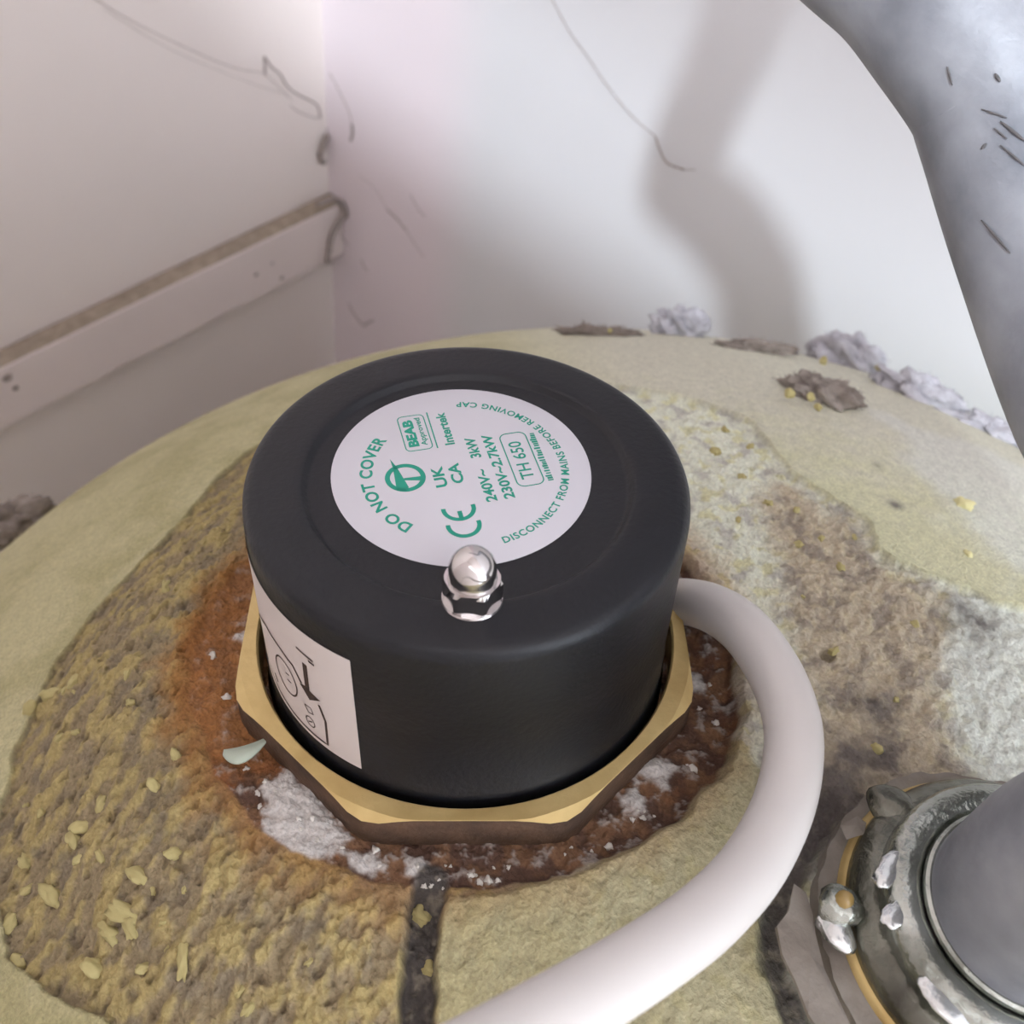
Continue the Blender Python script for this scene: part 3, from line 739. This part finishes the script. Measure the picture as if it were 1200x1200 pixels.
for i, (px, py, s) in enumerate([(942, 446, 1.3), (925, 462, 1.2), (950, 466, 1.1), (975, 462, 1.1), (985, 392 + 14, .9), (965, 424, 1.1), (1030, 432, 1.1), (660 + 55, 388, .7), (958, 478, 1.0)]):
    P = hit_dome(px, py, 2.5 if py > 440 else 4.0)
    crumb('foam_crumb', kinds[i % 5], px, py, s, LB3, 'crumb', 'crumbs stuck to dirt on the foam rim', P)
LB4 = 'white plaster crumb in the rusty trench round the brass nut'
for i in range(44):
    a = random.uniform(-178, -5) if i > 18 else random.choice((random.uniform(-150, -122), random.uniform(-112, -80)))
    R = random.uniform(45.8, 50.0); x, y = R * math.cos(math.radians(a)), R * math.sin(math.radians(a))
    P = np.array([x, y, gz(x, y)]); crumb('plaster_crumb', pk[i % 4], 0, 0, random.choice((.25, .3, .4, .5, .7)), LB4, 'crumb', 'plaster crumbs round the brass nut', P)
# the curled pale flake beside the nut
P = CAM + ray(287, 886) * ((-44.6 - CAM[2]) / ray(287, 886)[2]); v = []; f = []; nf = 14
for lay in (0, .5):
    for i in range(nf + 1):
        s = i / nf; w_ = 2.3 * math.sin(math.pi * (s * .92 + .06)) ** .7; x = (s - .5) * 7.6; yb = 2.0 * (s - .35) ** 2 * 4 - .6
        for e_ in (-1, 1): v.append((x, yb + e_ * w_ * .75, lay + .7 * abs(e_ * w_) * .3 + .9 * s))
nn_ = 2 * (nf + 1)
for i in range(nf):
    a = 2 * i; f += [(a, a + 1, a + 3, a + 2), (nn_ + a, nn_ + a + 2, nn_ + a + 3, nn_ + a + 1), (a, a + 2, nn_ + a + 2, nn_ + a), (a + 1, nn_ + a + 1, nn_ + a + 3, a + 3)]
f += [(0, nn_, nn_ + 1, 1), (2 * nf, 2 * nf + 1, nn_ + 2 * nf + 1, nn_ + 2 * nf)]
v = [tuple(MW @ np.array(p) * .001) for p in v]
o = mesh('curled_flake', v, f, M['flake']); o.location = Vector(W(P)); tag(o, 'curled pale green-grey flake lying beside the brass nut under the sticker', 'flake')
# torn card flake by the fitting
def flake(name, px_pts, h, thick, material, label, cat, warp=1.0):
    bot = [hit_plane(*p, FC + UZ * h, UZ) for p in px_pts]; n = len(bot); c = sum(bot) / n
    top = [b + UZ * (thick + warp * float(noise(b[0], b[1], 9, 8))) for b in bot]; ct = c + UZ * (thick + .8)
    V = [W(p) for p in bot] + [W(p) for p in top] + [W(c), W(ct)]; org = W(c); V = [p - org for p in V]; F = []
    for i in range(n):
        j = (i + 1) % n; F += [(i, j, n + j, n + i), (2 * n, j, i), (2 * n + 1, n + i, n + j)]
    o = mesh(name, V, F, material, None, False); o.location = Vector(org); return tag(o, label, cat)
flake('torn_card', [(930, 1036), (944, 1046), (952, 1072), (955, 1095), (966, 1135), (985, 1180), (1000, 1215), (962, 1215), (945, 1190), (930, 1150), (915, 1120), (908, 1088), (922, 1070)], -3.5, .5, M['card'], 'torn pale grey card strip lying along the outlet fitting', 'card scrap')
flake('torn_card', [(985, 968), (1003, 958), (1014, 966), (1012, 978), (992, 984)], -2.2, .5, M['card'], 'small torn card chip on the edge of the outlet fitting', 'card scrap')

# ------------------------------------------------------------------ cobwebs
def web(label, strands, side_fn, off=.0015):
    V = []; F = []
    for pts_, rad in strands:
        P = spline([side_fn(px, py, off) for px, py in pts_], 6)
        rads = [rad * .0007 * (.7 + .5 * abs(math.sin(i * 1.7 + px_ * .1))) for i, px_ in enumerate([p[0] * 1000 for p in P])]
        v_, f_ = tube_geo(P, rads, 6); b = len(V); V += v_; F += [tuple(i + b for i in q_) for q_ in f_]
    org = V[0].copy(); V = [p - org for p in V]
    o = mesh('cobweb', V, F, M['web']); o.location = org; tag(o, label, 'cobweb', 'cobwebs on the cupboard walls')
web('dark knotted cobweb looping over the dingy wall above the batten', [([(310, 66), (318, 78), (328, 86), (336, 100), (348, 110), (364, 118), (372, 124), (376, 138)], .55), ([(310, 66), (311, 88)], .5), ([(340, 124), (352, 132), (368, 138), (376, 138)], .3), ([(313, 88), (325, 100), (342, 118)], .2)], on_left)
web('dark teardrop of dust hanging in the wall corner', [([(383, 158), (379, 172), (376, 182), (380, 191)], 2.4), ([(383, 150), (382, 162)], .4)], on_left, .003)
web('faint long cobweb thread sagging across the upper dingy wall', [([(105, -5), (150, 22), (210, 52), (270, 78), (312, 86)], .2), ([(120, 10), (200, 58), (290, 96), (340, 112)], .12)], on_left)
web('short hanging cobweb with a dusty bead on the pinkish wall edge', [([(386, 85), (398, 108), (409, 132), (412, 146)], .25), ([(412, 146), (413, 155), (411, 165)], .9)], on_back)
web('brown cobweb wrapped round the end of the batten', [([(372, 240), (388, 234), (400, 238), (404, 250), (396, 262), (388, 280), (384, 308)], 2.3), ([(402, 240), (408, 254), (411, 275), (411, 296)], 1.2), ([(404, 256), (398, 272), (410, 290)], .35), ([(375, 311), (390, 308)], .5)], lambda a, b, c: on_left(a, b, prot + .004))
web('thin broken cobweb strands low on the pinkish wall', [([(454, 246), (466, 258), (476, 270)], .4), ([(476, 270), (486, 286), (497, 302)], .15), ([(481, 228), (490, 245), (498, 254)], .2), ([(420, 205), (440, 222), (454, 246)], .1)], on_back)
web('dusty scrap of cobweb near the foam beside the wall corner', [([(409, 356), (413, 365), (420, 375), (426, 382)], .35), ([(426, 382), (432, 378), (437, 376)], .6)], on_back)
web('tiny dark cobweb fleck on the pinkish wall by the batten end', [([(424, 304), (426, 312), (431, 318)], .3)], on_back)
web('long fine cobweb thread ending in a dark hook on the white wall', [([(645, -5), (668, 38), (690, 68), (710, 98), (740, 135), (768, 160)], .2), ([(768, 160), (773, 175), (782, 191), (802, 199)], .5), ([(802, 199), (815, 199)], .2)], on_back)

LB5 = 'small dark speck of dirt on the face of the painted batten'
for px_, py_, r_ in ((300, 322, 1.1), (330, 326, 1.2), (319, 309, .8), (8, 443, 2.2), (18, 455, 1.4)):
    o = blob('dirt_speck', on_left(px_, py_, prot + .0003), r_, M['web'], None, 2, .4, .5, (.4, 1.2, 1), 7); tag(o, LB5, 'dirt', 'dirt specks on the batten')
# scuff marks on the pipe: parts of it, proud of the surface by a hair
axis = [Vector(p) for p in pts_] if False else None
pv = [Vector(p) for p in spline(pp, 12)]
camw = Vector(W(CAM))
def on_pipe(px, py):
    d = Vector(MW @ ray(px, py)).normalized(); best = None
    for k in range(0, 400):
        Q = camw + d * (.12 + k * .0005); dist = min((Q - p).length for p in pv[20:110])
        if dist <= PR + .0006: return Q
    return None
for (a, b, w_) in (((1172, 142), (1202, 166), .55), ((1150, 128), (1180, 138), .3), ((1165, 150), (1180, 163), .3), ((1172, 170), (1202, 195), .35), ((1150, 258), (1184, 297), .4), ((1166, 86), (1172, 96), .6), ((1110, 78), (1116, 100), .35), ((1150, 175), (1156, 168), .6)):
    P = [on_pipe(a[0] + (b[0] - a[0]) * s / 6, a[1] + (b[1] - a[1]) * s / 6) for s in range(7)]; P = [p for p in P if p]
    if len(P) < 3: continue
    v, f = tube_geo(P, [w_ * .0004 * math.sin(math.pi * (i + .6) / (len(P) + .2)) + .00005 for i in range(len(P))], 6)
    mesh('scuff', v, f, M['pipe_mark'], pipe)
